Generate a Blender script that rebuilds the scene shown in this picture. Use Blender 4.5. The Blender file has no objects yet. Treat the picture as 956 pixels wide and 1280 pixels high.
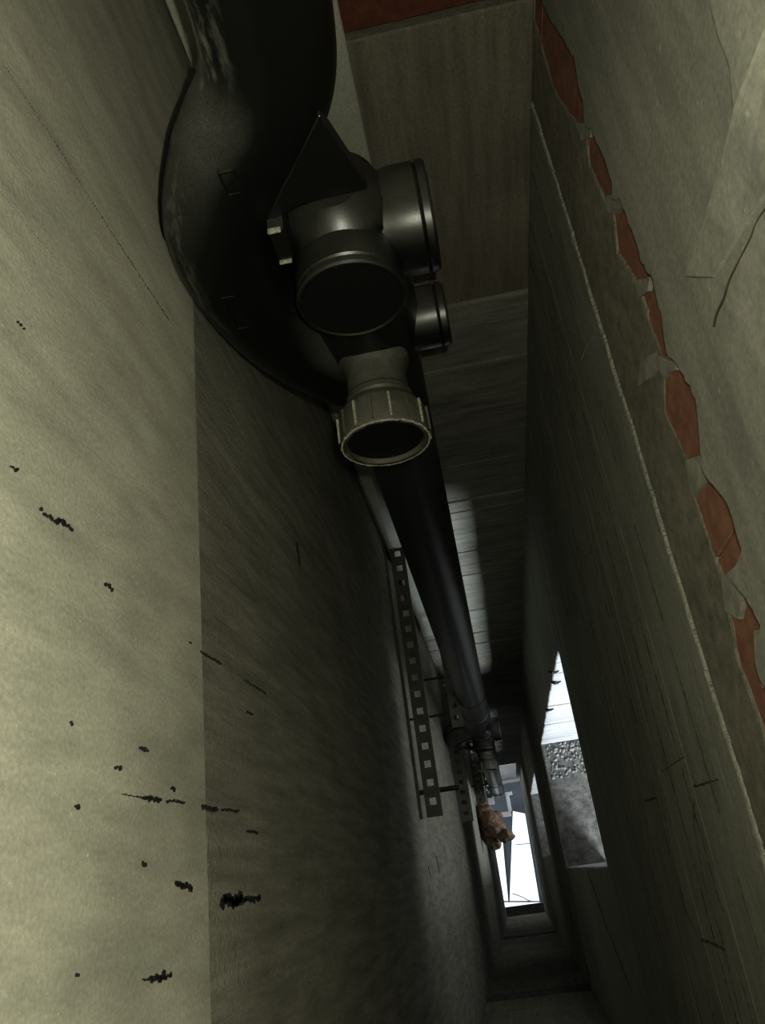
import bpy, bmesh, math, random
from mathutils import Vector, Matrix
random.seed(7)
S = bpy.context.scene
COL = S.collection
PI = math.pi
# ------------------------------------------------------------------ camera
F, CX, CY = 975.0, 478.0, 640.0
VD = Vector((648 - CX, 1085 - CY, F)).normalized()          # straight down, in camera axes
H = Vector((193 - CX, -1413 - CY, F)); YC = (H - VD * H.dot(VD)).normalized()
ZC = -VD; XC = YC.cross(ZC)
def w2(v): return Vector((XC.dot(v), YC.dot(v), ZC.dot(v)))
right, up, back = w2(Vector((1, 0, 0))), w2(Vector((0, -1, 0))), w2(Vector((0, 0, -1)))
cd = bpy.data.cameras.new('camera'); cam = bpy.data.objects.new('camera', cd); COL.objects.link(cam)
cam.matrix_world = Matrix(((right.x, up.x, back.x, 0), (right.y, up.y, back.y, 0), (right.z, up.z, back.z, 0), (0, 0, 0, 1)))
cd.sensor_fit = 'AUTO'; cd.sensor_width = 36; cd.lens = F / 1280 * 36; cd.clip_start = .01; cd.clip_end = 200
S.camera = cam
# ------------------------------------------------------------------ world, lights, exposure
W = bpy.data.worlds.new('overcast_sky'); S.world = W; W.use_nodes = True
bg = W.node_tree.nodes['Background']; bg.inputs[0].default_value = (.86, .93, 1, 1); bg.inputs[1].default_value = 2.6
vs = S.view_settings; vs.view_transform = 'Standard'; vs.look = 'None'; vs.exposure = 0; vs.gamma = 1; vs.use_curve_mapping = False
def light(name, kind, loc, energy, color, **k):
    l = bpy.data.lights.new(name, kind); l.energy = energy; l.color = color
    for a, b in k.items():
        if a != 'aim': setattr(l, a, b)
    o = bpy.data.objects.new(name, l); COL.objects.link(o); o.location = loc
    if 'aim' in k: o.rotation_euler = (Vector(k['aim']) - Vector(loc)).to_track_quat('-Z', 'Y').to_euler()
    return o
light('phone_flash', 'POINT', (.016, .022, .004), 12.5, (.97, .965, .75), shadow_soft_size=.004)
DAY = (.84, .93, 1)
# daylight through windows of the side rooms and bottom storey, plus added fills
light('daylight_and_fill', 'AREA', (1.42, -2.35, -2.6), 520, DAY, shape='RECTANGLE', size=.8, size_y=1.6, aim=(.3, .9, -3.0))
light('daylight_and_fill', 'AREA', (2.9, .3, -2.6), 21, DAY, shape='RECTANGLE', size=1.2, size_y=1.2, aim=(0, .3, -2.9))  # added fill before a closed room wall, brightens the left shaft wall
light('daylight_and_fill', 'AREA', (1.5, -2.35, -5.9), 380, DAY, shape='RECTANGLE', size=2.0, size_y=1.6, aim=(.3, .9, -6.3))
light('daylight_and_fill', 'AREA', (2.9, .3, -5.9), 80, DAY, shape='RECTANGLE', size=1.2, size_y=1.2, aim=(0, .3, -6.3))  # same added fill one storey down, no window behind it
light('daylight_and_fill', 'AREA', (-1.0, -2.5, -12.0), 150, DAY, shape='RECTANGLE', size=1.6, size_y=1.4, aim=(0, .3, -13.6))
# ------------------------------------------------------------------ materials
def mat(name): 
    m = bpy.data.materials.new(name); m.use_nodes = True
    nt = m.node_tree; return m, nt, nt.nodes['Principled BSDF']
def nd(nt, t, **k):
    n = nt.nodes.new(t)
    for a, b in k.items(): setattr(n, a, b)
    return n
def noise(nt, vec, scale, stretch=(1, 1, 1), detail=6, rough=.6, dist=0):
    mp = nd(nt, 'ShaderNodeMapping'); mp.inputs['Scale'].default_value = stretch; nt.links.new(vec, mp.inputs[0])
    n = nd(nt, 'ShaderNodeTexNoise'); n.inputs['Scale'].default_value = scale; n.inputs['Detail'].default_value = detail
    n.inputs['Roughness'].default_value = rough; n.inputs['Distortion'].default_value = dist
    nt.links.new(mp.outputs[0], n.inputs['Vector']); return n.outputs['Fac']
def ramp(nt, fac, stops):
    r = nd(nt, 'ShaderNodeValToRGB'); e = r.color_ramp.elements
    e[0].position, e[0].color = stops[0][0], (*stops[0][1], 1); e[1].position, e[1].color = stops[-1][0], (*stops[-1][1], 1)
    for p, c in stops[1:-1]:
        x = e.new(p); x.color = (*c, 1)
    nt.links.new(fac, r.inputs[0]); return r.outputs[0]
def mixc(nt, fac, a, b, mode='MIX'):
    m = nd(nt, 'ShaderNodeMix', data_type='RGBA', blend_type=mode)
    for s, v in ((0, fac), (6, a), (7, b)):
        if hasattr(v, 'is_linked') or hasattr(v, 'node'): nt.links.new(v, m.inputs[s])
        else: m.inputs[s].default_value = v if s == 0 else (*v, 1)
    return m.outputs[2]
def g(v): return (v, v, v)
def concrete(name, dark, lite, stretch=(1, 1, 1), scale=9, streak=.5, speck=True, bump=.25, seed=0, pits=.0):
    m, nt, b = mat(name)
    geo = nd(nt, 'ShaderNodeNewGeometry'); off = nd(nt, 'ShaderNodeVectorMath'); off.operation = 'ADD'
    nt.links.new(geo.outputs['Position'], off.inputs[0]); off.inputs[1].default_value = (seed, seed * .7, seed * 1.3); P = off.outputs[0]
    big = noise(nt, P, scale * .35, (1, 1, 1), 4, .55, .4)
    st = noise(nt, P, scale * 2.2, stretch, 7, .62, .15)
    fine = noise(nt, P, scale * 26, (1, 1, 1), 3, .6)
    c = ramp(nt, st, [(.28, dark), (.5, tuple((a + q) / 2 for a, q in zip(dark, lite))), (.72, lite)])
    c = mixc(nt, .55, c, ramp(nt, big, [(.3, g(.62)), (.7, g(1.2))]), 'MULTIPLY')
    c = mixc(nt, .45, c, ramp(nt, fine, [(.3, g(.55)), (.7, g(1.25))]), 'MULTIPLY')
    if speck:
        sp = noise(nt, P, scale * 17, (1, 1, 1), 2, .5); c = mixc(nt, ramp(nt, sp, [(.68, g(0)), (.8, g(.4))]), c, tuple(min(1, x * 1.9) for x in lite))
    if pits:
        sp = noise(nt, P, scale * 1.1, stretch, 8, .75); c = mixc(nt, ramp(nt, sp, [(.60, g(0)), (.68, g(pits))]), c, tuple(x * .35 for x in dark))
    nt.links.new(c, b.inputs['Base Color']); b.inputs['Roughness'].default_value = .95
    b.inputs['Specular IOR Level'].default_value = .15
    ad = nd(nt, 'ShaderNodeMath', operation='MULTIPLY_ADD'); nt.links.new(st, ad.inputs[0]); ad.inputs[1].default_value = 1.6; nt.links.new(fine, ad.inputs[2])
    bp = nd(nt, 'ShaderNodeBump'); bp.inputs['Strength'].default_value = bump; bp.inputs['Distance'].default_value = .004
    nt.links.new(ad.outputs[0], bp.inputs['Height']); nt.links.new(bp.outputs[0], b.inputs['Normal'])
    return m
def plastic(name, base, dust, rough=.3, amt=.6, lo=.15, sc=(.66, .76, .35), spec=.4, side=False):
    m, nt, b = mat(name)
    geo = nd(nt, 'ShaderNodeNewGeometry'); sx = nd(nt, 'ShaderNodeSeparateXYZ'); nt.links.new(geo.outputs['Normal'], sx.inputs[0])
    P = geo.outputs['Position']
    n1 = noise(nt, P, 14, (1, 1, 1), 5, .65); n2 = noise(nt, P, 520, (1, 1, 1), 4, .7); n3 = noise(nt, P, 90, (1, 1, .35), 4, .7)
    upf = nd(nt, 'ShaderNodeMapRange'); nt.links.new(sx.outputs[2], upf.inputs[0]); upf.inputs[1].default_value = lo; upf.inputs[2].default_value = .95
    a = nd(nt, 'ShaderNodeMath', operation='MULTIPLY'); nt.links.new(upf.outputs[0], a.inputs[0]); nt.links.new(ramp(nt, n1, [(.25, g(.35)), (.65, g(1))]), a.inputs[1])
    a2 = nd(nt, 'ShaderNodeMath', operation='MULTIPLY'); nt.links.new(a.outputs[0], a2.inputs[0]); nt.links.new(ramp(nt, n2, [(.3, g(.3)), (.75, g(1))]), a2.inputs[1])
    sp = ramp(nt, n3, [(sc[0], g(0)), (sc[1], g(sc[2]))])
    if side:                                    # scuffs and plaster dust on the flank next to the wall
        sm = nd(nt, 'ShaderNodeMapRange'); nt.links.new(sx.outputs[0], sm.inputs[0]); sm.inputs[1].default_value = -.42; sm.inputs[2].default_value = -.9
        q = nd(nt, 'ShaderNodeMath', operation='MULTIPLY'); nt.links.new(sp, q.inputs[0]); nt.links.new(sm.outputs[0], q.inputs[1]); sp = q.outputs[0]
    mx = nd(nt, 'ShaderNodeMath', operation='MAXIMUM'); nt.links.new(a2.outputs[0], mx.inputs[0]); nt.links.new(sp, mx.inputs[1])
    k = nd(nt, 'ShaderNodeMath', operation='MULTIPLY'); nt.links.new(mx.outputs[0], k.inputs[0]); k.inputs[1].default_value = amt; k.use_clamp = True
    nt.links.new(mixc(nt, k.outputs[0], base, dust), b.inputs['Base Color'])
    r = nd(nt, 'ShaderNodeMapRange'); nt.links.new(k.outputs[0], r.inputs[0]); r.inputs[3].default_value = rough; r.inputs[4].default_value = .9
    nt.links.new(r.outputs[0], b.inputs['Roughness']); b.inputs['Specular IOR Level'].default_value = spec
    bp = nd(nt, 'ShaderNodeBump'); bp.inputs['Strength'].default_value = .12; bp.inputs['Distance'].default_value = .001
    nt.links.new(n2, bp.inputs['Height']); nt.links.new(bp.outputs[0], b.inputs['Normal'])
    return m
def plain(name, c, rough=.5, metal=0, var=.3, scale=40):
    m, nt, b = mat(name); geo = nd(nt, 'ShaderNodeNewGeometry')
    n = noise(nt, geo.outputs['Position'], scale, (1, 1, 1), 5, .6)
    nt.links.new(mixc(nt, 1, c, ramp(nt, n, [(.3, g(1 - var)), (.7, g(1 + var * .4))]), 'MULTIPLY'), b.inputs['Base Color'])
    b.inputs['Roughness'].default_value = rough; b.inputs['Metallic'].default_value = metal; b.inputs['Specular IOR Level'].default_value = .25; return m
M = dict(
    brickfalloff=plain('brick_flash_falloff', (.09, .028, .016), .95, var=.4, scale=60),  # brick colour lowered to paint in the flash falloff on the far courses
    plaster=concrete('smooth_plaster', (.27, .265, .215), (.44, .43, .35), (1, 1.2, .35), 12, bump=.2, seed=1, pits=.2),
    streaked=concrete('streaked_concrete', (.14, .135, .105), (.30, .29, .235), (1, 2.6, .3), 11, bump=.8, seed=3, pits=.6),
    board=concrete('board_marked_concrete', (.13, .13, .11), (.30, .295, .25), (.5, .5, 3), 8, speck=False, bump=.4, seed=5, pits=.35),
    rboard=concrete('wall_board_concrete', (.20, .20, .165), (.31, .308, .255), (1, .45, 2.0), 7, speck=False, bump=.35, seed=6, pits=.3),
    beam=concrete('vertical_streak_concrete', (.10, .092, .07), (.21, .19, .145), (3.4, 3.4, .3), 8, speck=False, bump=.6, seed=8, pits=.85),
    band=concrete('rough_slab_concrete', (.13, .12, .09), (.28, .262, .20), (1, 1, 1), 24, bump=.7, seed=9),
    render=concrete('grey_render', (.16, .158, .135), (.29, .285, .24), (1, .28, 1.5), 7, bump=.12, seed=11, pits=.15),
    floor=concrete('rough_floor_concrete', (.03, .029, .027), (.13, .125, .115), (1, 1, 1), 14, bump=.9, seed=12),
    jamb=concrete('pale_formed_concrete', (.17, .17, .17), (.36, .36, .36), (.3, 1, 5), 9, speck=False, bump=.6, seed=14),
    brick=plain('red_brick', (.23, .105, .065), .95, var=.35, scale=60),
    pipe=plastic('black_plastic', (.0035, .0038, .0035), (.17, .175, .14), .27, .26, .3, spec=.5), bend=plastic('scuffed_black_plastic', (.0035, .0038, .0035), (.38, .39, .34), .3, .6, .12, (.46, .68, .7), .16, True),
    pipe2=plastic('satin_black_plastic', (.012, .0125, .013), (.15, .155, .15), .38, .35, .3),
    nut=plastic('dusty_black_plastic', (.010, .010, .008), (.24, .23, .18), .45, .55, -.15, (.46, .64, .55)), worn=plain('worn_dusty_edge', (.33, .32, .25), .9, var=.7, scale=400),
    lid=plain('matt_black_plastic', (.002, .002, .002), .55, var=.4),
    zinc=plain('dull_zinc', (.085, .085, .07), .55, .4, .3),
    zincd=plain('dark_steel', (.03, .03, .028), .5, .5, .3),
    bolt=plain('bright_zinc', (.5, .5, .5), .35, .7, .2),
    sheet=concrete('pale_board', (.30, .30, .25), (.37, .37, .31), (1, 1, .5), 9, speck=False, bump=.1, seed=20),
    white=plain('white_panel', (.8, .82, .85), .6, var=.08, scale=6),
    mark=plain('black_residue', (.012, .012, .010), .8, var=.5),
    stain=plain('dark_stain', (.05, .048, .03), .9, var=.5), joint=plain('joint_dirt', (.075, .073, .058), .95, var=.5),
    foam=plain('brown_foam', (.20, .125, .085), .8, var=.8, scale=22),
    cable=plain('black_cable', (.01, .01, .012), .5),
    mortar=plain('mortar', (.25, .245, .2), .95, var=.4, scale=50),
    stone=plain('gravel_stone', (.17, .17, .17), .9, var=.6, scale=30),
)
# ------------------------------------------------------------------ helpers
def wloc(o):
    v = Vector((0, 0, 0))
    while o: v += o.location; o = o.parent
    return v
def obj(name, bm, m, parent=None, smooth=False):
    bmesh.ops.recalc_face_normals(bm, faces=bm.faces)
    if parent is not None: bmesh.ops.translate(bm, verts=bm.verts, vec=-wloc(parent))
    me = bpy.data.meshes.new(name); bm.to_mesh(me); bm.free()
    if smooth: me.polygons.foreach_set('use_smooth', [True] * len(me.polygons))
    me.materials.append(m)
    o = bpy.data.objects.new(name, me); COL.objects.link(o)
    if parent is not None: o.parent = parent
    return o
def struct(name, bm, m): o = obj(name, bm, m); o['kind'] = 'structure'; return o
def thing(name, label, cat, loc, group=None):
    o = bpy.data.objects.new(name, None); COL.objects.link(o); o.location = loc; o.empty_display_size = .05
    o['label'] = label; o['category'] = cat
    if group: o['group'] = group
    return o
def tag(o, label, cat, group=None):
    o['label'] = label; o['category'] = cat
    if group: o['group'] = group
    return o
def smoothed(o, ang=40):
    me = o.data
    me.polygons.foreach_set('use_smooth', [True] * len(me.polygons))
    bm = bmesh.new(); bm.from_mesh(me)
    for e in bm.edges:
        if len(e.link_faces) == 2 and e.calc_face_angle(0) > math.radians(ang): e.smooth = False
    bm.to_mesh(me); bm.free(); return o
def box(bm, a, b, jit=0):
    xs = sorted((a[0], b[0])); ys = sorted((a[1], b[1])); zs = sorted((a[2], b[2]))
    v = [bm.verts.new((x + random.uniform(-jit, jit), y + random.uniform(-jit, jit), z + random.uniform(-jit, jit))) for x in xs for y in ys for z in zs]
    for f in ((0, 1, 3, 2), (4, 6, 7, 5), (0, 4, 5, 1), (2, 3, 7, 6), (0, 2, 6, 4), (1, 5, 7, 3)): bm.faces.new([v[i] for i in f])
    return v
def B(a, b, bev=0, jit=0):
    bm = bmesh.new(); box(bm, a, b, jit)
    if bev: bmesh.ops.bevel(bm, geom=list(bm.edges), offset=bev, segments=1, affect='EDGES')
    return bm
def tube(bm, pts, rads, n=40, cap=True, ref=Vector((0, 1, 0))):
    rings = []; L = len(pts); pts = [Vector(p) for p in pts]
    for i, p in enumerate(pts):
        t = (pts[min(i + 1, L - 1)] - pts[max(i - 1, 0)]).normalized()
        r0 = ref if abs(t.dot(ref)) < .95 else Vector((1, 0, 0))
        u = (r0 - t * t.dot(r0)).normalized(); v = t.cross(u); r = rads[i] if isinstance(rads, (list, tuple)) else rads
        rings.append([bm.verts.new(p + (u * math.cos(2 * PI * k / n) + v * math.sin(2 * PI * k / n)) * r) for k in range(n)])
    for a, b in zip(rings, rings[1:]):
        for k in range(n): bm.faces.new((a[k], a[(k + 1) % n], b[(k + 1) % n], b[k]))
    if cap: bm.faces.new(rings[0][::-1]); bm.faces.new(rings[-1])
    return rings
def lathe(bm, o, d, prof, n=48, ring=False):            # prof: (distance along d, radius), closed at both ends
    o = Vector(o); d = Vector(d).normalized(); ref = Vector((0, 0, 1)) if abs(d.z) < .9 else Vector((0, 1, 0))
    u = (ref - d * d.dot(ref)).normalized(); v = d.cross(u); rings = []
    for h, r in prof:
        rings.append([bm.verts.new(o + d * h + (u * math.cos(2 * PI * k / n) + v * math.sin(2 * PI * k / n)) * max(r, 1e-4)) for k in range(n)])
    for a, b in zip(rings, rings[1:]):
        for k in range(n): bm.faces.new((a[k], a[(k + 1) % n], b[(k + 1) % n], b[k]))
    if ring:
        for k in range(n): bm.faces.new((rings[-1][k], rings[-1][(k + 1) % n], rings[0][(k + 1) % n], rings[0][k]))
    else: bm.faces.new(rings[0][::-1]); bm.faces.new(rings[-1])
def ray(px, py): return w2(Vector((px - CX, py - CY, F)))
def onx(px, py, x): r = ray(px, py); return r * (x / r.x)
def ony(px, py, y): r = ray(px, py); return r * (y / r.y)
def onz(px, py, z): r = ray(px, py); return r * (z / r.z)
def spline(P, n=8):
    P = [Vector(p) for p in P]; out = []
    for i in range(len(P) - 1):
        a, b, c, d = P[max(i - 1, 0)], P[i], P[i + 1], P[min(i + 2, len(P) - 1)]
        for k in range(n):
            t = k / n; out.append(.5 * ((2 * b) + (c - a) * t + (2 * a - 5 * b + 4 * c - d) * t * t + (3 * b - a - 3 * c + d) * t ** 3))
    out.append(P[-1]); return out
def interp(tab, y):                          # tab sorted by decreasing y
    if y >= tab[0][0]: return tab[0][1]
    for (y0, z0), (y1, z1) in zip(tab, tab[1:]):
        if y1 <= y <= y0: return z0 + (z1 - z0) * (y - y0) / (y1 - y0 or 1e-6)
    return tab[-1][1]
# ------------------------------------------------------------------ the shaft
XL, XR, Y1, YN = -.24, .22, 1.0, -.51
TOP, BOT = .95, -10.72
SL = [(-.66, -.81), (-4.03, -4.18), (-7.36, -7.51), (-10.7, -10.85)]   # slab tops and undersides
OPEN = [(-2.2, -4.03, -.03, .55), (-5.62, -7.36, .05, .58)]           # openings in the right wall: z top, z bottom, y near, y far
TW = .18                                                              # right wall thickness
# left wall
wl = struct('wall_left', B((XL - .2, YN - .2, -.645), (XL, Y1 + .2, TOP)), M['plaster'])
obj('concrete_panel', B((XL - .2, YN - .2, BOT), (XL - .003, Y1 + .2, -.647)), M['streaked'], wl)
def mark(px_pts, x, m, name, parent, r=3.0, th=.0012):
    bm = bmesh.new()                          # a chain of crusty crumbs following the mark
    pts = [onx(px, py, x) for px, py in px_pts]
    for a, b in zip(pts, pts[1:]):
        n = max(2, int((b - a).length / .0022))
        for k in range(n):
            p = a.lerp(b, k / n); rr = r * abs(p.z) / F * random.uniform(.5, 1.25)
            q = p + Vector((0, random.uniform(-1, 1) * rr * .6, random.uniform(-1, 1) * rr * .6)); vs_ = []
            for j in range(7):
                aa = 2 * PI * j / 7; s = rr * random.uniform(.6, 1.3)
                vs_.append(q + Vector((0, math.cos(aa) * s, math.sin(aa) * s)))
            lo = [bm.verts.new(v - Vector((.001, 0, 0))) for v in vs_]; hi = [bm.verts.new(v + Vector((th, 0, 0))) for v in vs_]
            bm.faces.new(hi); bm.faces.new(lo[::-1])
            for j in range(7): bm.faces.new((lo[j], lo[(j + 1) % 7], hi[(j + 1) % 7], hi[j]))
    return obj(name, bm, m, parent)
for p, r in (([(22, 403), (32, 415)], 2.5), ([(12, 583), (24, 589)], 3.5), ([(50, 638), (62, 648), (74, 652), (92, 664)], 4), ([(131, 731), (141, 737)], 3.2),
             ([(87, 904), (90, 907)], 2), ([(174, 936), (185, 938)], 3.2), ([(143, 959), (152, 962)], 3), ([(94, 1009), (100, 1014)], 3.4), ([(152, 993), (178, 997)], 1),
             ([(178, 997), (202, 1000)], 2.8), ([(208, 1001), (230, 1003)], 1.8), ([(213, 985), (219, 987)], 2.6), ([(252, 1009), (272, 1012)], 2.6), ([(276, 1012), (298, 1014)], 1.6),
             ([(308, 1039), (322, 1041)], 1.7), ([(177, 1081), (183, 1083)], 2.4), ([(219, 1105), (240, 1110)], 3.6), ([(277, 1126), (303, 1124)], 6), ([(303, 1124), (325, 1122)], 3),
             ([(178, 1225), (190, 1223)], 1.2), ([(188, 1223), (214, 1220)], 3.6), ([(95, 1218), (98, 1221)], 2), ([(236, 803), (239, 804)], 1.8), ([(250, 814), (276, 830)], 1.3),
             ([(305, 850), (332, 867)], 1.2), ([(308, 890), (316, 894)], 1.6)):
    mark(p, XL + (.0 if p[0][0] < 262 else -.003), M['mark'], 'scratch', wl, r)
mark([(371, 680), (372, 692), (374, 704)], XL - .003, M['stain'], 'stain', wl, 6, .0006)
mark([(8, 86), (60, 165), (110, 245), (165, 330), (212, 402)], XL, M['joint'], 'groove', wl, 2.2, .0003)
mark([(0, 240), (40, 290), (80, 335)], XL, M['joint'], 'groove', wl, 1.1, .0004)
mark([(545, 1072), (549, 1090)], XL - .003, M['mark'], 'scratch', wl, 1.6)
mark([(535, 1084), (538, 1095)], XL - .003, M['mark'], 'scratch', wl, 1.4)
# near wall
wn = struct('wall_near', B((XL - .2, YN - .2, -.66), (XR + TW, YN, TOP)), M['render'])
for k in range(3):
    z0, z1 = SL[k][1], SL[k + 1][0]; z = z0
    while z > z1 + .02:
        h = min(random.uniform(.13, .22), z - z1)
        if z - h - z1 < .06: h = z - z1
        obj('board', B((XL, YN - .2, z - h + .002), (XR, YN - .004 + random.uniform(0, .004), z - .002), .0015), M['beam'], wn); z -= h
# unseen lid over the camera, added to keep sky light out of the shaft
struct('sky_block_lid', B((XL - .2, YN - .2, TOP), (XR + TW, Y1 + .2, TOP + .15)), M['render'])
# slabs: each storey's floor slab runs through right of the shaft, its edges show inside the shaft
for k, (zt, zb) in enumerate(SL):
    bm = bmesh.new()
    if k == 3:
        box(bm, (XL - .2, YN - .2, zb), (XR + .02, -.41, zt)); box(bm, (XL - .2, Y1, zb), (XR + .02, Y1 + 1.6, zt))
    else:
        box(bm, (XL - .2, YN - .2, zb), (XR + .02, YN + .006, zt))
    if k == 0: box(bm, (XR + .015, YN - .2, zb), (3.2, Y1 + .4, zt - .03))
    elif k < 3: box(bm, (XR, -2.4, zb), (3.2, Y1 + .4, zt))
    else: box(bm, (XR + .002, -2.4, zb), (3.2, 2.6, zt))
    struct('floor', bm, M['floor'] if k else M['band'])
# side rooms: the plain outer walls that close them, open towards -y where the daylight comes in
for (zt, zb) in ((-.81, -4.03), (-4.18, -7.36)):
    struct('wall_room', B((3.0, -2.4, zb), (3.2, 1.4, zt)), M['render']); struct('wall_room_back', B((XR + TW, 1.2, zb), (3.0, 1.4, zt)), M['render'])
# far wall
wf = struct('wall_far', B((XL - .2, Y1 + .03, -7.36), (XR + TW, Y1 + .2, TOP)), M['mortar'])
z = -.655; row = 0
while z < .2:                                   # brick courses above the slab
    x = -.19 - (0 if row % 2 else -.12)
    while x < XR:
        obj('brick', B((max(x, XL), Y1 - .004 + random.uniform(0, .004), z + .005), (min(x + .235, XR), Y1 + .05, z + .068), .002), M['brickfalloff'], wf); x += .245
    z += .075; row += 1
obj('beam', B((XL, Y1 - .003, -1.22), (XR, Y1 + .05, -.66), .003), M['beam'], wf)
def boards(parent, z0, z1, m, hmin=.08, hmax=.16, maker=None):
    z = z0
    while z > z1 + .001:
        h = min(random.uniform(hmin, hmax), z - z1)
        if z - h - z1 < .05: h = z - z1
        maker(z, z - h); z -= h
def fb(za, zb):
    d = random.uniform(-.004, .004)
    obj('board', B((XL, Y1 + d, zb + .0015), (XR, Y1 + .05, za - .0015), .0008, .0006), M['board'], wf)
boards(wf, -1.225, -4.03, M['board'], .07, .14, fb)
obj('slab_edge', B((XL, Y1 - .004, -4.18), (XR, Y1 + .05, -4.03), .002), M['band'], wf)
boards(wf, -4.18, -7.36, M['board'], .14, .24, fb)
obj('slab_edge', B((XL, Y1 - .004, -7.51), (XR, Y1 + .2, -7.36), .002), M['band'], wf)
# the third storey of the far wall has a window opening
bm = bmesh.new(); WX0, WX1, WZ0, WZ1 = -.2, .17, -10.2, -8.75
box(bm, (XL - .2, Y1, WZ1), (XR + TW, Y1 + .2, -7.51)); box(bm, (XL - .2, Y1, -10.7), (XR + TW, Y1 + .2, WZ0))
box(bm, (XL - .2, Y1, WZ0), (WX0, Y1 + .2, WZ1)); box(bm, (WX1, Y1, WZ0), (XR + TW, Y1 + .2, WZ1))
obj('lower_panel', bm, M['jamb'], wf)
# right wall core with the openings
wr = struct('wall_right', B((XR + .02, YN - .2, -.645), (XR + TW, Y1 + .2, TOP)), M['mortar'])
def core(z0, z1, o):
    bm = bmesh.new(); x0, x1 = XR + .02, XR + TW
    if o:
        zt, zb, ya, yb = o
        box(bm, (x0, YN - .2, zt), (x1, Y1 + .2, z0)); box(bm, (x0, YN - .2, zb), (x1, ya, zt)); box(bm, (x0, yb, zb), (x1, Y1 + .2, zt))
        if z1 < zb - .001: box(bm, (x0, YN - .2, z1), (x1, Y1 + .2, zb))
    else: box(bm, (x0, YN - .2, z1), (x1, Y1 + .2, z0))
    obj('core', bm, M['render'], wr)
def wander(x, y0, y1, z, r, name='joint_line', gaps=.25):
    bm = bmesh.new(); y = y0; n = 0                # irregular dirt line along a board joint
    while y < y1:
        if random.random() > gaps * .2:
            zz = z + .0025 * math.sin(y * 9 + z * 40) + random.uniform(-.0008, .0008); w = random.uniform(.006, .016); q = r * random.uniform(.3, 1.2)
            v = [bm.verts.new(p) for p in ((x, y, zz - q), (x - .0002, y + w * .3, zz - q * 1.2), (x - .0002, y + w, zz - q * .7), (x, y + w * 1.1, zz), (x - .0002, y + w * .9, zz + q), (x - .0002, y + w * .2, zz + q * .8))]
            bm.faces.new(v)
            b = [bm.verts.new(k.co + Vector((.002, 0, 0))) for k in v]; bm.faces.new(b[::-1])
            for k in range(6): bm.faces.new((v[k], b[k], b[(k + 1) % 6], v[(k + 1) % 6]))
        else: y += random.uniform(.01, .08)
        y += .009
    return obj(name, bm, M['joint'], wr)
core(-.81, -4.03, OPEN[0]); core(-4.18, -7.36, OPEN[1]); core(-7.51, -10.7, None)
def rb_for(o, joints=True):
    def f(za, zb):
        segs = [(YN, Y1)]
        if o and zb < o[0] + .001: segs = [(YN, o[2]), (o[3], Y1)]
        out = []
        for a, b in segs:
            if b - a > .9 and random.random() < .8:
                m = random.uniform(a + .3, b - .3); out += [(a, m), (m, b)]
            else: out.append((a, b))
        for a, b in out:
            d = 0
            obj('board', B((XR - .002 + d, a + .0008, zb + .0006), (XR + .03, b - .0008, za - .0006)), M['rboard'], wr)
    return f
boards(wr, -.82, -2.2, None, .13, .2, rb_for(None)); boards(wr, -2.2, -4.03, None, .14, .24, rb_for(OPEN[0]))
boards(wr, -4.18, -5.62, None, .2, .3, rb_for(None)); boards(wr, -5.62, -7.36, None, .25, .35, rb_for(OPEN[1])); boards(wr, -7.51, -10.7, None, .4, .55, rb_for(None))
for z0, z1 in SL[1:3]: obj('slab_edge', B((XR - .004, YN, z1), (XR - .0005, Y1, z0 - .004)), M['band'], wr)
for z in (-.93, -1.03, -1.12, -1.26, -1.38, -1.5, -1.63, -1.8, -1.95, -2.1): wander(XR - .0022, YN, Y1, z + random.uniform(-.02, .02), random.uniform(.0014, .0036) * (1 - .15 * z))
# far jambs of the openings, cast against boards
for (zt, zb, ya, yb), n in zip(OPEN, (13, 7)):
    h = (zt - zb) / n
    for k in range(n):
        d = random.uniform(-.004, .003)
        obj('jamb_board', B((XR - .004, yb - .02 + d, zb + k * h + .004), (XR + TW + .004, yb + .02, zb + (k + 1) * h - .002), .003, .0015), M['jamb'], wr)
    obj('near_jamb', B((XR, ya - .02, zb), (XR + TW, ya + .006, zt), .003), M['jamb'], wr)
for px, py in ((686, 887), (694, 853), (691, 840)):
    p = ony(px, py, OPEN[0][3] - .024); bm = bmesh.new()
    tube(bm, [p + Vector((-.014, .002, .006)), p + Vector((-.004, -.004, .012)), p + Vector((.006, -.003, .004)), p + Vector((.018, -.001, .008))], [.003, .006, .004, .002], 8)
    obj('tie_wire', bm, M['mark'], wr)
# rough slab in the first opening: loose gravel along its broken far edge
bm = bmesh.new()
for _ in range(420):
    x = random.uniform(XR + .02, XR + TW + .35); t = random.random() ** 1.6; y = OPEN[0][3] - .03 - t * .16; s = random.uniform(.003, .009)
    mt = Matrix.Translation((x, y, -4.03 + s * .3)) @ Matrix.Rotation(random.uniform(0, 3), 4, 'Z') @ Matrix.Diagonal((s, s * random.uniform(.6, 1), s * .7, 1))
    bmesh.ops.create_icosphere(bm, subdivisions=1, radius=1, matrix=mt)
gr = obj('gravel', bm, M['stone']); gr['kind'] = 'stuff'; tag(gr, 'loose grey gravel along the broken slab edge in the wall opening', 'gravel')
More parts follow.
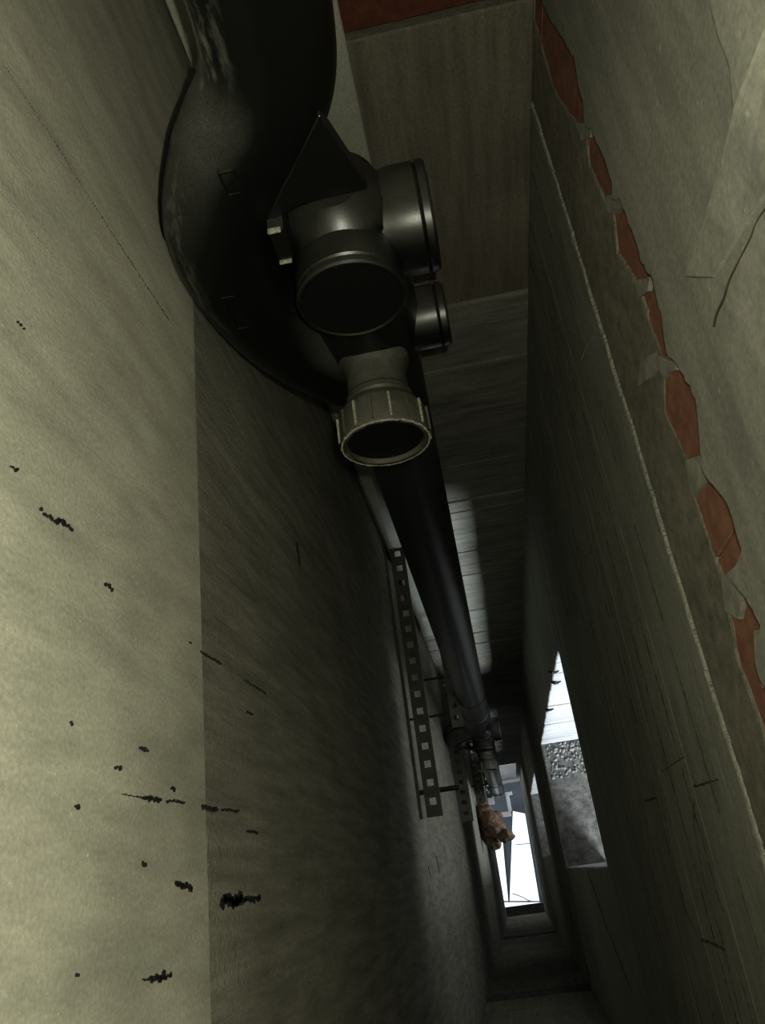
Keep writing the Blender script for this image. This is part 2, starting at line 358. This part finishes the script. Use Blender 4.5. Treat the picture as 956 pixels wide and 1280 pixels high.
# slab band, exposed brick and the ragged render above it on the right wall
lowL = [(666, 20), (690, 106), (711, 142), (724, 159), (731, 165), (736, 205), (759, 258), (766, 262), (771, 317), (799, 359), (815, 410), (831, 453), (831, 513), (853, 564), (870, 583),
        (867, 617), (890, 689), (908, 734), (910, 763), (921, 826), (945, 892), (953, 915), (1000, 1100), (1100, 1500)]
upR = [(683, 20), (716, 76), (729, 139), (730, 157), (736, 162), (754, 198), (764, 231), (764, 252), (772, 245), (789, 288), (799, 331), (815, 350), (828, 413), (834, 446), (847, 457), (867, 502), (874, 572),
       (876, 590), (880, 597), (910, 634), (927, 689), (913, 725), (927, 744), (949, 783), (941, 830), (956, 869), (990, 960), (1110, 1400)]
def edge_tab(pts, x):
    t = [(p.y, p.z) for p in (onx(a, b, x) for a, b in pts)]; out = []
    for y, z in sorted(t, key=lambda q: -q[0]): out.append((y, z))
    return out
def sheet(name, m, x0, x1, top, bot, rag_top=0, rag_bot=0, lipx=0):
    bm = bmesh.new(); n = 900; fr = []
    ph = [(random.uniform(0, 6), random.uniform(20, 34) * 1.9 ** k, .8 ** k) for k in range(7)]
    def rag(y, s): return sum(a * math.sin(w * y + p + 2 * math.sin(w * .37 * y + s)) for p, w, a in ph) * .7
    for i in range(n + 1):
        y = Y1 - (Y1 - YN) * i / n
        zt = top(y) + rag(y, 1) * rag_top; zb = bot(y) + rag(y, 3) * rag_bot
        cols = []
        for k in range(5):
            z = (zb, min(zb + .003, (zt + zb) / 2), (zt + zb) / 2, max(zt - .003, (zt + zb) / 2), zt)[k]; o = 0 if k in (1, 2, 3) else lipx
            cols.append(bm.verts.new((x0 + o + (random.uniform(-1, 1) * lipx * .3 if k in (0, 4) else 0), y, z)))
        b0, b1 = bm.verts.new((x1, y, zb)), bm.verts.new((x1, y, zt)); fr.append([b0] + cols + [b1])
    for a, b in zip(fr, fr[1:]):
        for k in range(6): bm.faces.new((a[k], b[k], b[k + 1], a[k + 1]))
    return obj(name, bm, m, wr)
tL, tR = edge_tab(lowL, XR), edge_tab(upR, XR - .012)
sheet('slab_edge', M['band'], XR, XR + .03, lambda y: interp(tL, y), lambda y: -.815, .0016, 0, .0012)
sheet('render_coat', M['render'], XR - .012, XR + .019, lambda y: TOP, lambda y: interp(tR, y), 0, .0027, .003)
sheet('mortar_lip', M['rboard'], XR - .0032, XR + .001, lambda y: -.812, lambda y: -.82, .0026, .006, .001)
y = YN
while y < Y1 - .01:
    obj('brick', B((XR + .001 + random.uniform(0, .0015), y, -.72), (XR + .05, min(y + .2435, Y1), -.52), .001), M['brick'], wr); y += .245
# raised render patches on the upper right
def patch(px, x0, th, name, m, parent):
    bm = bmesh.new(); P = [onx(a, b, x0) for a, b in px]; c = sum(P, Vector()) / len(P)
    if not isinstance(th, list): th = [th] * len(P)
    fr = [bm.verts.new(p + (c - p) * .05 - Vector((t, 0, 0))) for p, t in zip(P, th)]; bk = [bm.verts.new(p + Vector((.004, 0, 0))) for p in P]
    bm.faces.new(fr)
    for i in range(len(P)): bm.faces.new((fr[i], fr[(i + 1) % len(P)], bk[(i + 1) % len(P)], bk[i]))
    return obj(name, bm, m, parent)
patch([(885, -40), (905, 30), (925, 75), (932, 130), (915, 200), (885, 290), (861, 350), (893, 352), (925, 300), (956, 255), (1000, 180), (1030, 60), (990, -40)], XR - .012, [.003, .005, .006, .007, .007, .006, .005, .003, .002, .001, .001, .001, .003], 'render_patch', M['render'], wr)
patch([(898, 405), (910, 365), (935, 305), (958, 262), (1000, 210), (1060, 300), (1000, 520), (940, 560), (910, 480)], XR - .012, [.002, .003, .004, .004, .003, .001, .001, .001, .001], 'render_patch', M['render'], wr)
patch([(715, 430), (722, 420), (736, 428), (728, 450), (718, 452)], XR - .002, .0015, 'mortar_patch', M['render'], wr)
for px in ([(903, 722), (914, 712), (930, 698), (946, 738), (930, 752), (925, 775), (908, 764)], [(822, 442), (846, 452), (850, 462), (838, 466), (832, 474), (826, 462)], [(858, 574), (876, 568), (890, 590), (884, 602), (868, 622), (862, 600)],
           [(758, 244), (778, 240), (782, 256), (772, 268), (760, 264)], [(720, 152), (742, 154), (740, 172), (728, 176)], [(944, 786), (975, 780), (985, 840), (955, 862), (946, 830)], [(795, 350), (815, 345), (812, 364), (800, 372)]):
    patch(px, XR - .0005, .002, 'mortar_smear', M['mortar'], wr)
patch([(803, 452), (820, 440), (830, 450), (818, 470), (800, 484)], XR, .003, 'mortar_patch', M['mortar'], wr)
bm = bmesh.new(); tube(bm, spline([onx(a, b, XR - .0155) for a, b in ((892, 408), (896, 392), (905, 372), (912, 350), (926, 322), (938, 298), (947, 276), (958, 260))], 5), .0009, 8)
obj('crack', bm, M['stain'], wr)
for a, r in (([(728, 600), (740, 662), (757, 737), (788, 853), (806, 920), (823, 979), (838, 1054), (858, 1139), (880, 1185)], 1.3), ([(716, 740), (740, 800), (757, 870), (785, 1000), (800, 1080), (825, 1170), (855, 1290)], 1.2),
             ([(868, 1000), (868, 1035), (880, 1100), (905, 1180), (930, 1290)], 1.5), ([(735, 1090), (755, 1150), (790, 1240)], 1.3), ([(692, 470), (700, 560), (716, 660), (740, 780)], 1.0),
             ([(700, 1100), (722, 1170), (750, 1260)], 1.0), ([(678, 560), (684, 640), (694, 730)], .9)):
    mark(a, XR - .0022, M['joint'], 'joint_line', wr, r, -.0004)
for a, r in (([(868, 983), (882, 979), (899, 974)], 1.3), ([(806, 1001), (820, 997)], 1.4), ([(877, 1174), (893, 1180), (907, 1188)], 1.6)):
    mark(a, XR - .0022, M['stain'], 'board_mark', wr, r, -.0006)
# bottom storey
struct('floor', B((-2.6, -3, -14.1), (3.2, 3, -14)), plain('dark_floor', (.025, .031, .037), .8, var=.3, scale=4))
struct('wall_lower', B((-2.7, -2.4, -14), (-2.6, 2.8, -10.85)), M['render'])
# ------------------------------------------------------------------ drainage stack
AX, AY = -.062, .62
def branch_fitting(label):
    root = thing('branch_fitting', label, 'pipe fitting', (AX, AY, -.95), 'swept branch fittings of the stack')
    P = spline([(-.072, AY, -.2), (-.074, AY, -.33), (-.087, AY, -.42), (-.139, AY, -.490), (-.179, AY, -.57), (-.181, AY, -.65), (-.160, AY, -.735), (-.122, AY, -.805), (-.082, AY, -.86), (AX, AY, -.93)], 10)
    bm = bmesh.new(); rads = []
    for p in P: rads.append(.0555 + .003 * max(0, min(1, (-.38 - p.z) / .08, (p.z + .88) / .1)))
    tube(bm, P, rads, 56); bend = smoothed(obj('bypass_bend', bm, M['bend'], root), 50)
    bm = bmesh.new()                            # moulding seam round the outside of the bend
    fin = []
    for i in range(22, len(P) - 6):
        t = (P[min(i + 1, len(P) - 1)] - P[i - 1]).normalized(); s = Vector((t.z, 0, -t.x)); 
        if s.x > 0: s = -s
        fin.append([bm.verts.new(P[i] + s * a + Vector((0, b, 0))) for a, b in ((.056, -.0016), (.0612, -.0012), (.0612, .0012), (.056, .0016))])
    for a, b in zip(fin, fin[1:]):
        for k in range(3): bm.faces.new((a[k], a[k + 1], b[k + 1], b[k]))
    obj('seam', bm, M['lid'], bend)
    bm = bmesh.new()                            # chamber behind the branches, tapering into the stack
    lathe(bm, (AX, AY, -.50), (0, 0, -1), [(.045, .03), (.06, .052), (.075, .06), (.20, .064), (.27, .064), (.31, .058), (.36, .056), (.45, .0555)], 56)
    smoothed(obj('chamber', bm, M['pipe'], root), 30)
    ZU, ZD = -.612, -.772
    def branch(d, z, r, L, lid='lid'):
        bm = bmesh.new(); o = (AX, AY, z)
        lathe(bm, o, d, [(.0, r * .98), (L - .034, r * .98), (L - .03, r), (L - .004, r), (L, r - .004)], 56)
        b = smoothed(obj('branch_socket', bm, M['pipe'], root), 25)
        bm = bmesh.new(); e = Vector(o) + Vector(d) * (L - .001)
        lathe(bm, e, d, [(0, r - .001), (.001, r + .0004), (.0075, r + .0004), (.010, r - .0012), (.0105, r - .003), (.009, r - .005), (.009, .001)], 56)
        smoothed(obj('end_cap', bm, M['pipe'], b), 25)
        bm = bmesh.new(); lathe(bm, e, d, [(.0092, r - .0055), (.0098, r - .0055), (.0098, .001)], 48); obj('cap_face', bm, M['lid'], b)
        return b
    branch((0, -1, 0), ZU, .0555, .082); branch((1, 0, 0), ZU, .056, .086); branch((0, 1, 0), ZU, .045, .065)
    branch((1, 0, 0), ZD, .0385, .088)
    # lower front branch with its screw cap
    bm = bmesh.new()
    lathe(bm, (AX, AY, ZD), (0, -1, 0), [(0, .042), (.055, .042), (.062, .038), (.075, .036), (.1, .036), (.104, .039), (.11, .039), (.113, .037), (.118, .037), (.122, .044), (.131, .047), (.14, .047)], 56)
    nk = smoothed(obj('threaded_neck', bm, M['nut'], root), 30)
    bm = bmesh.new()
    lathe(bm, (AX, AY - .118, ZD), (0, -1, 0), [(0, .038), (.0, .044), (.008, .0495), (.012, .0515), (.045, .0525), (.048, .0515), (.048, .0455), (.040, .0445), (.040, .001)], 72)
    cap = smoothed(obj('screw_cap', bm, M['nut'], root), 30)
    for k in range(16):
        a = 2 * PI * (k + .3) / 16; u = Vector((math.cos(a), 0, math.sin(a))); t = Vector((-math.sin(a), 0, math.cos(a)))
        bm = bmesh.new(); c = Vector((AX, AY - .118, ZD)); vv = []
        for yy in (-.013, -.044):
            for s, h in ((-.0014, .0505), (.0014, .0505), (.0009, .0543), (-.0009, .0543)):
                vv.append(bm.verts.new(c + Vector((0, yy, 0)) + u * h + t * s))
        for q in ((0, 1, 2, 3), (7, 6, 5, 4), (0, 4, 5, 1), (1, 5, 6, 2), (2, 6, 7, 3), (3, 7, 4, 0)): bm.faces.new([vv[i] for i in q])
        obj('grip_rib', bm, M['worn'] if k % 2 else M['nut'], cap)
    bm = bmesh.new(); lathe(bm, (AX, AY - .1582, ZD), (0, -1, 0), [(0, .0443), (.002, .0443), (.002, .001)], 48)
    obj('cap_face', bm, M['lid'], cap)
    bm = bmesh.new(); lathe(bm, (AX, AY - .1655, ZD), (0, -1, 0), [(0, .0500), (0, .0518), (.0012, .0512), (.0012, .0496)], 96, True)
    for v in bm.verts: v.co += Vector((random.uniform(-1, 1), random.uniform(-1, 1), random.uniform(-1, 1))) * .0004
    obj('worn_rim', bm, M['worn'], cap)
    # the wedge-shaped hood over the branches
    bm = bmesh.new()
    f = [ony(a, b, .572) for a, b in ((328, 284), (399, 144), (460, 236), (404, 247), (372, 256))]
    bk = [Vector((p.x, .588, p.z)) for i, p in enumerate(f)]
    fv, bv = [bm.verts.new(p) for p in f], [bm.verts.new(p) for p in bk]
    bm.faces.new(fv); bm.faces.new(bv[::-1])
    for i in range(5): bm.faces.new((fv[i], bv[i], bv[(i + 1) % 5], fv[(i + 1) % 5]))
    bmesh.ops.bevel(bm, geom=list(bm.edges), offset=.001, segments=1, affect='EDGES')
    obj('hood', bm, M['pipe'], root)
    a = ony(336, 283, .56); b = ony(360, 322, .56)
    obj('link_rib', B((a.x - .002, .552, a.z - .003), (b.x + .004, .558, a.z), .0008), M['worn'], root)
    obj('link_rib', B((a.x - .002, .552, b.z), (b.x + .004, .558, b.z + .003), .0008), M['worn'], root)
    obj('link_web', B((a.x - .002, .5555, b.z + .003), (b.x + .006, .62, a.z - .003)), M['pipe'], root)
    for px in ((272, 216, 303, 240), (276, 372, 312, 408)):
        a, b = ony(px[0], px[1], AY - .0575), ony(px[2], px[3], AY - .0575)
        bm = bmesh.new(); x0, x1, z0, z1 = a.x, b.x, b.z, a.z; t = .0012
        for q in (((x0, z0), (x1, z0 + t)), ((x0, z1 - t), (x1, z1)), ((x0, z0), (x0 + t, z1)), ((x1 - t, z0), (x1, z1))):
            box(bm, (q[0][0], AY - .0592, q[0][1]), (q[1][0], AY - .05, q[1][1]))
        obj('moulded_mark', bm, M['pipe'], bend)
    return root
def copy_tree(o, parent=None, data=None):
    c = o.copy(); COL.objects.link(c); c.parent = parent
    for ch in [q for q in list(COL.objects) if q.parent == o]: copy_tree(ch, c)
    return c
fit = branch_fitting('large dusty black branch fitting with curved bypass in front, topmost in the shaft')
fit2 = copy_tree(fit); fit2.location.z -= 3.32; fit2['label'] = 'black branch fitting halfway down the shaft, below the long pipe'
def soil_pipe(z0, z1, label):
    root = thing('drain_pipe', label, 'pipe', (AX, AY, z1), 'straight lengths of the stack')
    bm = bmesh.new(); lathe(bm, (AX, AY, z0), (0, 0, -1), [(0, .0545), (.004, .055), (z0 - z1 - .004, .055), (z0 - z1, .0545)], 56)
    smoothed(obj('pipe_barrel', bm, M['pipe2'], root), 30)
    bm = bmesh.new(); lathe(bm, (AX, AY, z1 + .16), (0, 0, -1), [(0, .055), (.004, .0595), (.012, .0605), (.155, .0605), (.16, .056)], 56)
    smoothed(obj('coupling', bm, M['pipe2'], root), 30)
    return root
soil_pipe(.9, -.2, 'black pipe above the big fitting at the top edge')
p1 = soil_pipe(-.95, -3.52, 'long straight black pipe running down from the big fitting')
p2 = soil_pipe(-4.27, -7.1, 'distant blue-lit pipe below the second fitting, ending above the white bracket')
# pipe clamps
def clamp(z, label):
    root = thing('pipe_clamp', label, 'pipe clamp', (AX, AY, z - .012), 'pipe clamps')
    bm = bmesh.new(); lathe(bm, (AX, AY, z + .012), (0, 0, -1), [(0, .0553), (0, .0578), (.024, .0578), (.024, .0553)], 48, True)
    smoothed(obj('band', bm, M['zincd'], root), 30)
    obj('ear', B((AX - .082, AY - .045, z - .012), (AX - .05, AY - .039, z + .012), .001), M['zincd'], root)
    bm = bmesh.new(); lathe(bm, (AX - .07, AY - .03, z), (0, -1, 0), [(0, .004), (.03, .004), (.03, .009), (.038, .009)], 6)
    obj('bolt', bm, M['bolt'], root); return root
clamp(-3.02, 'dark steel clamp band with a bright bolt round the long black pipe')
clamp(-6.3, 'distant steel clamp round the blue-lit pipe')
# slotted mounting rails
def rail(x0, x1, y0, y1, z, label, pitch=.05):
    root = thing('mounting_rail', label, 'rail', ((x0 + x1) / 2, (y0 + y1) / 2, z - .021), 'slotted steel mounting rails')
    bm = bmesh.new(); w = x1 - x0; t = .0025; c0, c1 = x0 + w * .30, x1 - w * .28
    box(bm, (x0, y0, z - t), (c0, y1, z)); box(bm, (c1, y0, z - t), (x1, y1, z))
    y = y0
    while y < y1: box(bm, (c0, y, z - t), (c1, min(y + pitch * .62, y1), z)); y += pitch
    obj('slotted_web', bm, M['zinc'], root)
    obj('flange', B((x0, y0, z - .021), (x0 + t, y1, z - t)), M['zinc'], root); obj('flange', B((x1 - t, y0, z - .021), (x1, y1, z - t)), M['zinc'], root)
    return root
r1 = rail(-.2225, -.178, .155, .97, -2.30, 'slotted steel rail on the left wall, the nearest one')
obj('wall_plate', B((-.2425, .155, -2.325), (-.2355, .97, -2.302), .0), M['zinc'], r1)
r2 = rail(-.2425, -.178, .24, .98, -4.22, 'dark slotted rail below the nearest one on the left wall')
r2b = rail(-.150, -.107, .50, .90, -3.0, 'short slotted rail beside the clamp of the long black pipe', .045)
r3 = rail(-.2425, -.165, .44, .98, -6.85, 'small distant slotted rail with bright holes above the brown lump', .055)
r4 = rail(-.14, -.1, .5, .85, -6.3, 'short distant rail beside the blue-lit pipe')
def rod(a, b, r, label, m='zincd'):
    bm = bmesh.new(); tube(bm, [a, b], r, 10); o = obj('support_rod', bm, M[m]); tag(o, label, 'rod', 'rods holding the rails'); return o
rod((-.243, .43, -2.328), (-.128, .43, -2.328), .0035, 'thin steel rod across the nearest rail')
rod((-.243, .225, -2.329), (-.123, .225, -2.329), .007, 'thick dark rod under the lower end of the nearest rail')
rod((-.243, .70, -3.024), (-.112, .70, -3.024), .005, 'steel rod from the wall under the short clamp rail')
rod((-.243, .60, -6.325), (-.11, .60, -6.325), .005, 'distant steel rod from the wall behind the lower pipe')
# pale board standing behind the stack
bd = B((-.226, Y1 - .035, -3.35), (-.0275, Y1 - .012, .9), .002)
tag(obj('backing_board', bd, M['sheet']), 'pale flat board standing on the far wall behind the black stack', 'board')
# brown lump of hardened foam
bm = bmesh.new()
def blob(c, s, n=3):
    st = len(bm.verts); bmesh.ops.create_icosphere(bm, subdivisions=n, radius=1, matrix=Matrix.Translation(c) @ Matrix.Diagonal((*s, 1)))
P = [((-.19, .40, -6.62), (.075, .10, .16)), ((-.19, .42, -6.55), (.065, .08, .11)), ((-.15, .36, -6.5), (.075, .075, .1)), ((-.11, .29, -6.5), (.075, .075, .08)), ((-.06, .235, -6.48), (.06, .05, .06)), ((-.17, .28, -6.6), (.08, .1, .12)),
     ((-.02, .225, -6.46), (.038, .036, .04)), ((-.1, .37, -6.5), (.05, .055, .06)), ((-.14, .19, -6.58), (.05, .05, .06))]
for c, s in P: blob(c, s)
fo = obj('foam_lump', bm, M['foam'], None, True)
rm = fo.modifiers.new('r', 'REMESH'); rm.mode = 'VOXEL'; rm.voxel_size = .009; rm.use_smooth_shade = True
tx = bpy.data.textures.new('foam', 'CLOUDS'); tx.noise_scale = .06; dm = fo.modifiers.new('d', 'DISPLACE'); dm.texture = tx; dm.strength = .05; dm.mid_level = .55
tag(fo, 'brown lumpy clump bulging from the left wall deep in the shaft', 'foam')
# white bracket below the lower pipe
zz = -6.98
root = thing('wall_bracket', 'bright white bracket just above the brown lump', 'bracket', (-.13, .42, zz))
obj('side_plate', B((-.24, .35, zz - .04), (-.150, .52, zz), .002), M['white'], root)
obj('arm', B((-.15, .39, zz - .03), (.02, .43, zz), .002), M['white'], root)
obj('arm', B((-.15, .50, zz - .02), (-.10, .56, zz), .002), M['white'], root)
obj('hook', B((.0, .43, zz - .03), (.03, .58, zz), .002), M['white'], root)
obj('hook', B((.03, .555, zz - .03), (.06, .58, zz), .002), M['white'], root)
# white panels on the floor at the very bottom, seen through the last opening
def slab_px(px, z, th, name, label, grp):
    P = [onz(a, b, z) for a, b in px]; bm = bmesh.new()
    t = [bm.verts.new(p) for p in P]; q = [bm.verts.new(p - Vector((0, 0, th))) for p in P]
    bm.faces.new(t); bm.faces.new(q[::-1])
    for i in range(len(P)): bm.faces.new((t[i], t[(i + 1) % len(P)], q[(i + 1) % len(P)], q[i]))
    return tag(obj(name, bm, M['white']), label, 'panel', grp)
slab_px([(641, 1014), (656, 1017), (674, 1126), (637, 1126)], -13.9, .1, 'white_panel', 'wide bright white panel lying at the bottom of the shaft', 'white panels at the bottom')
slab_px([(614, 1050), (628, 1050), (635, 1126), (622, 1126)], -13.9, .1, 'white_panel', 'narrow bright white strip left of the wide panel at the bottom', 'white panels at the bottom')
slab_px([(622, 1128), (690, 1128), (690, 1160), (625, 1160)], -13.895, .09, 'white_panel', 'white panel across the near end of the shaft bottom', 'white panels at the bottom')
bm = bmesh.new(); tube(bm, spline([onz(640, 1117, -13.86), onz(652, 1121, -13.85), onz(662, 1126, -13.85), onz(674, 1127, -13.86)], 6), .008, 8)
tag(obj('cable', bm, M['cable']), 'thin black cable lying across the white panels', 'cable')
bm = bmesh.new(); tube(bm, [onz(644, 1056, -13.88), onz(665, 1054, -13.88)], .006, 8)
tag(obj('cord', bm, M['cable']), 'thin dark cord crossing the wide white panel halfway', 'cord')
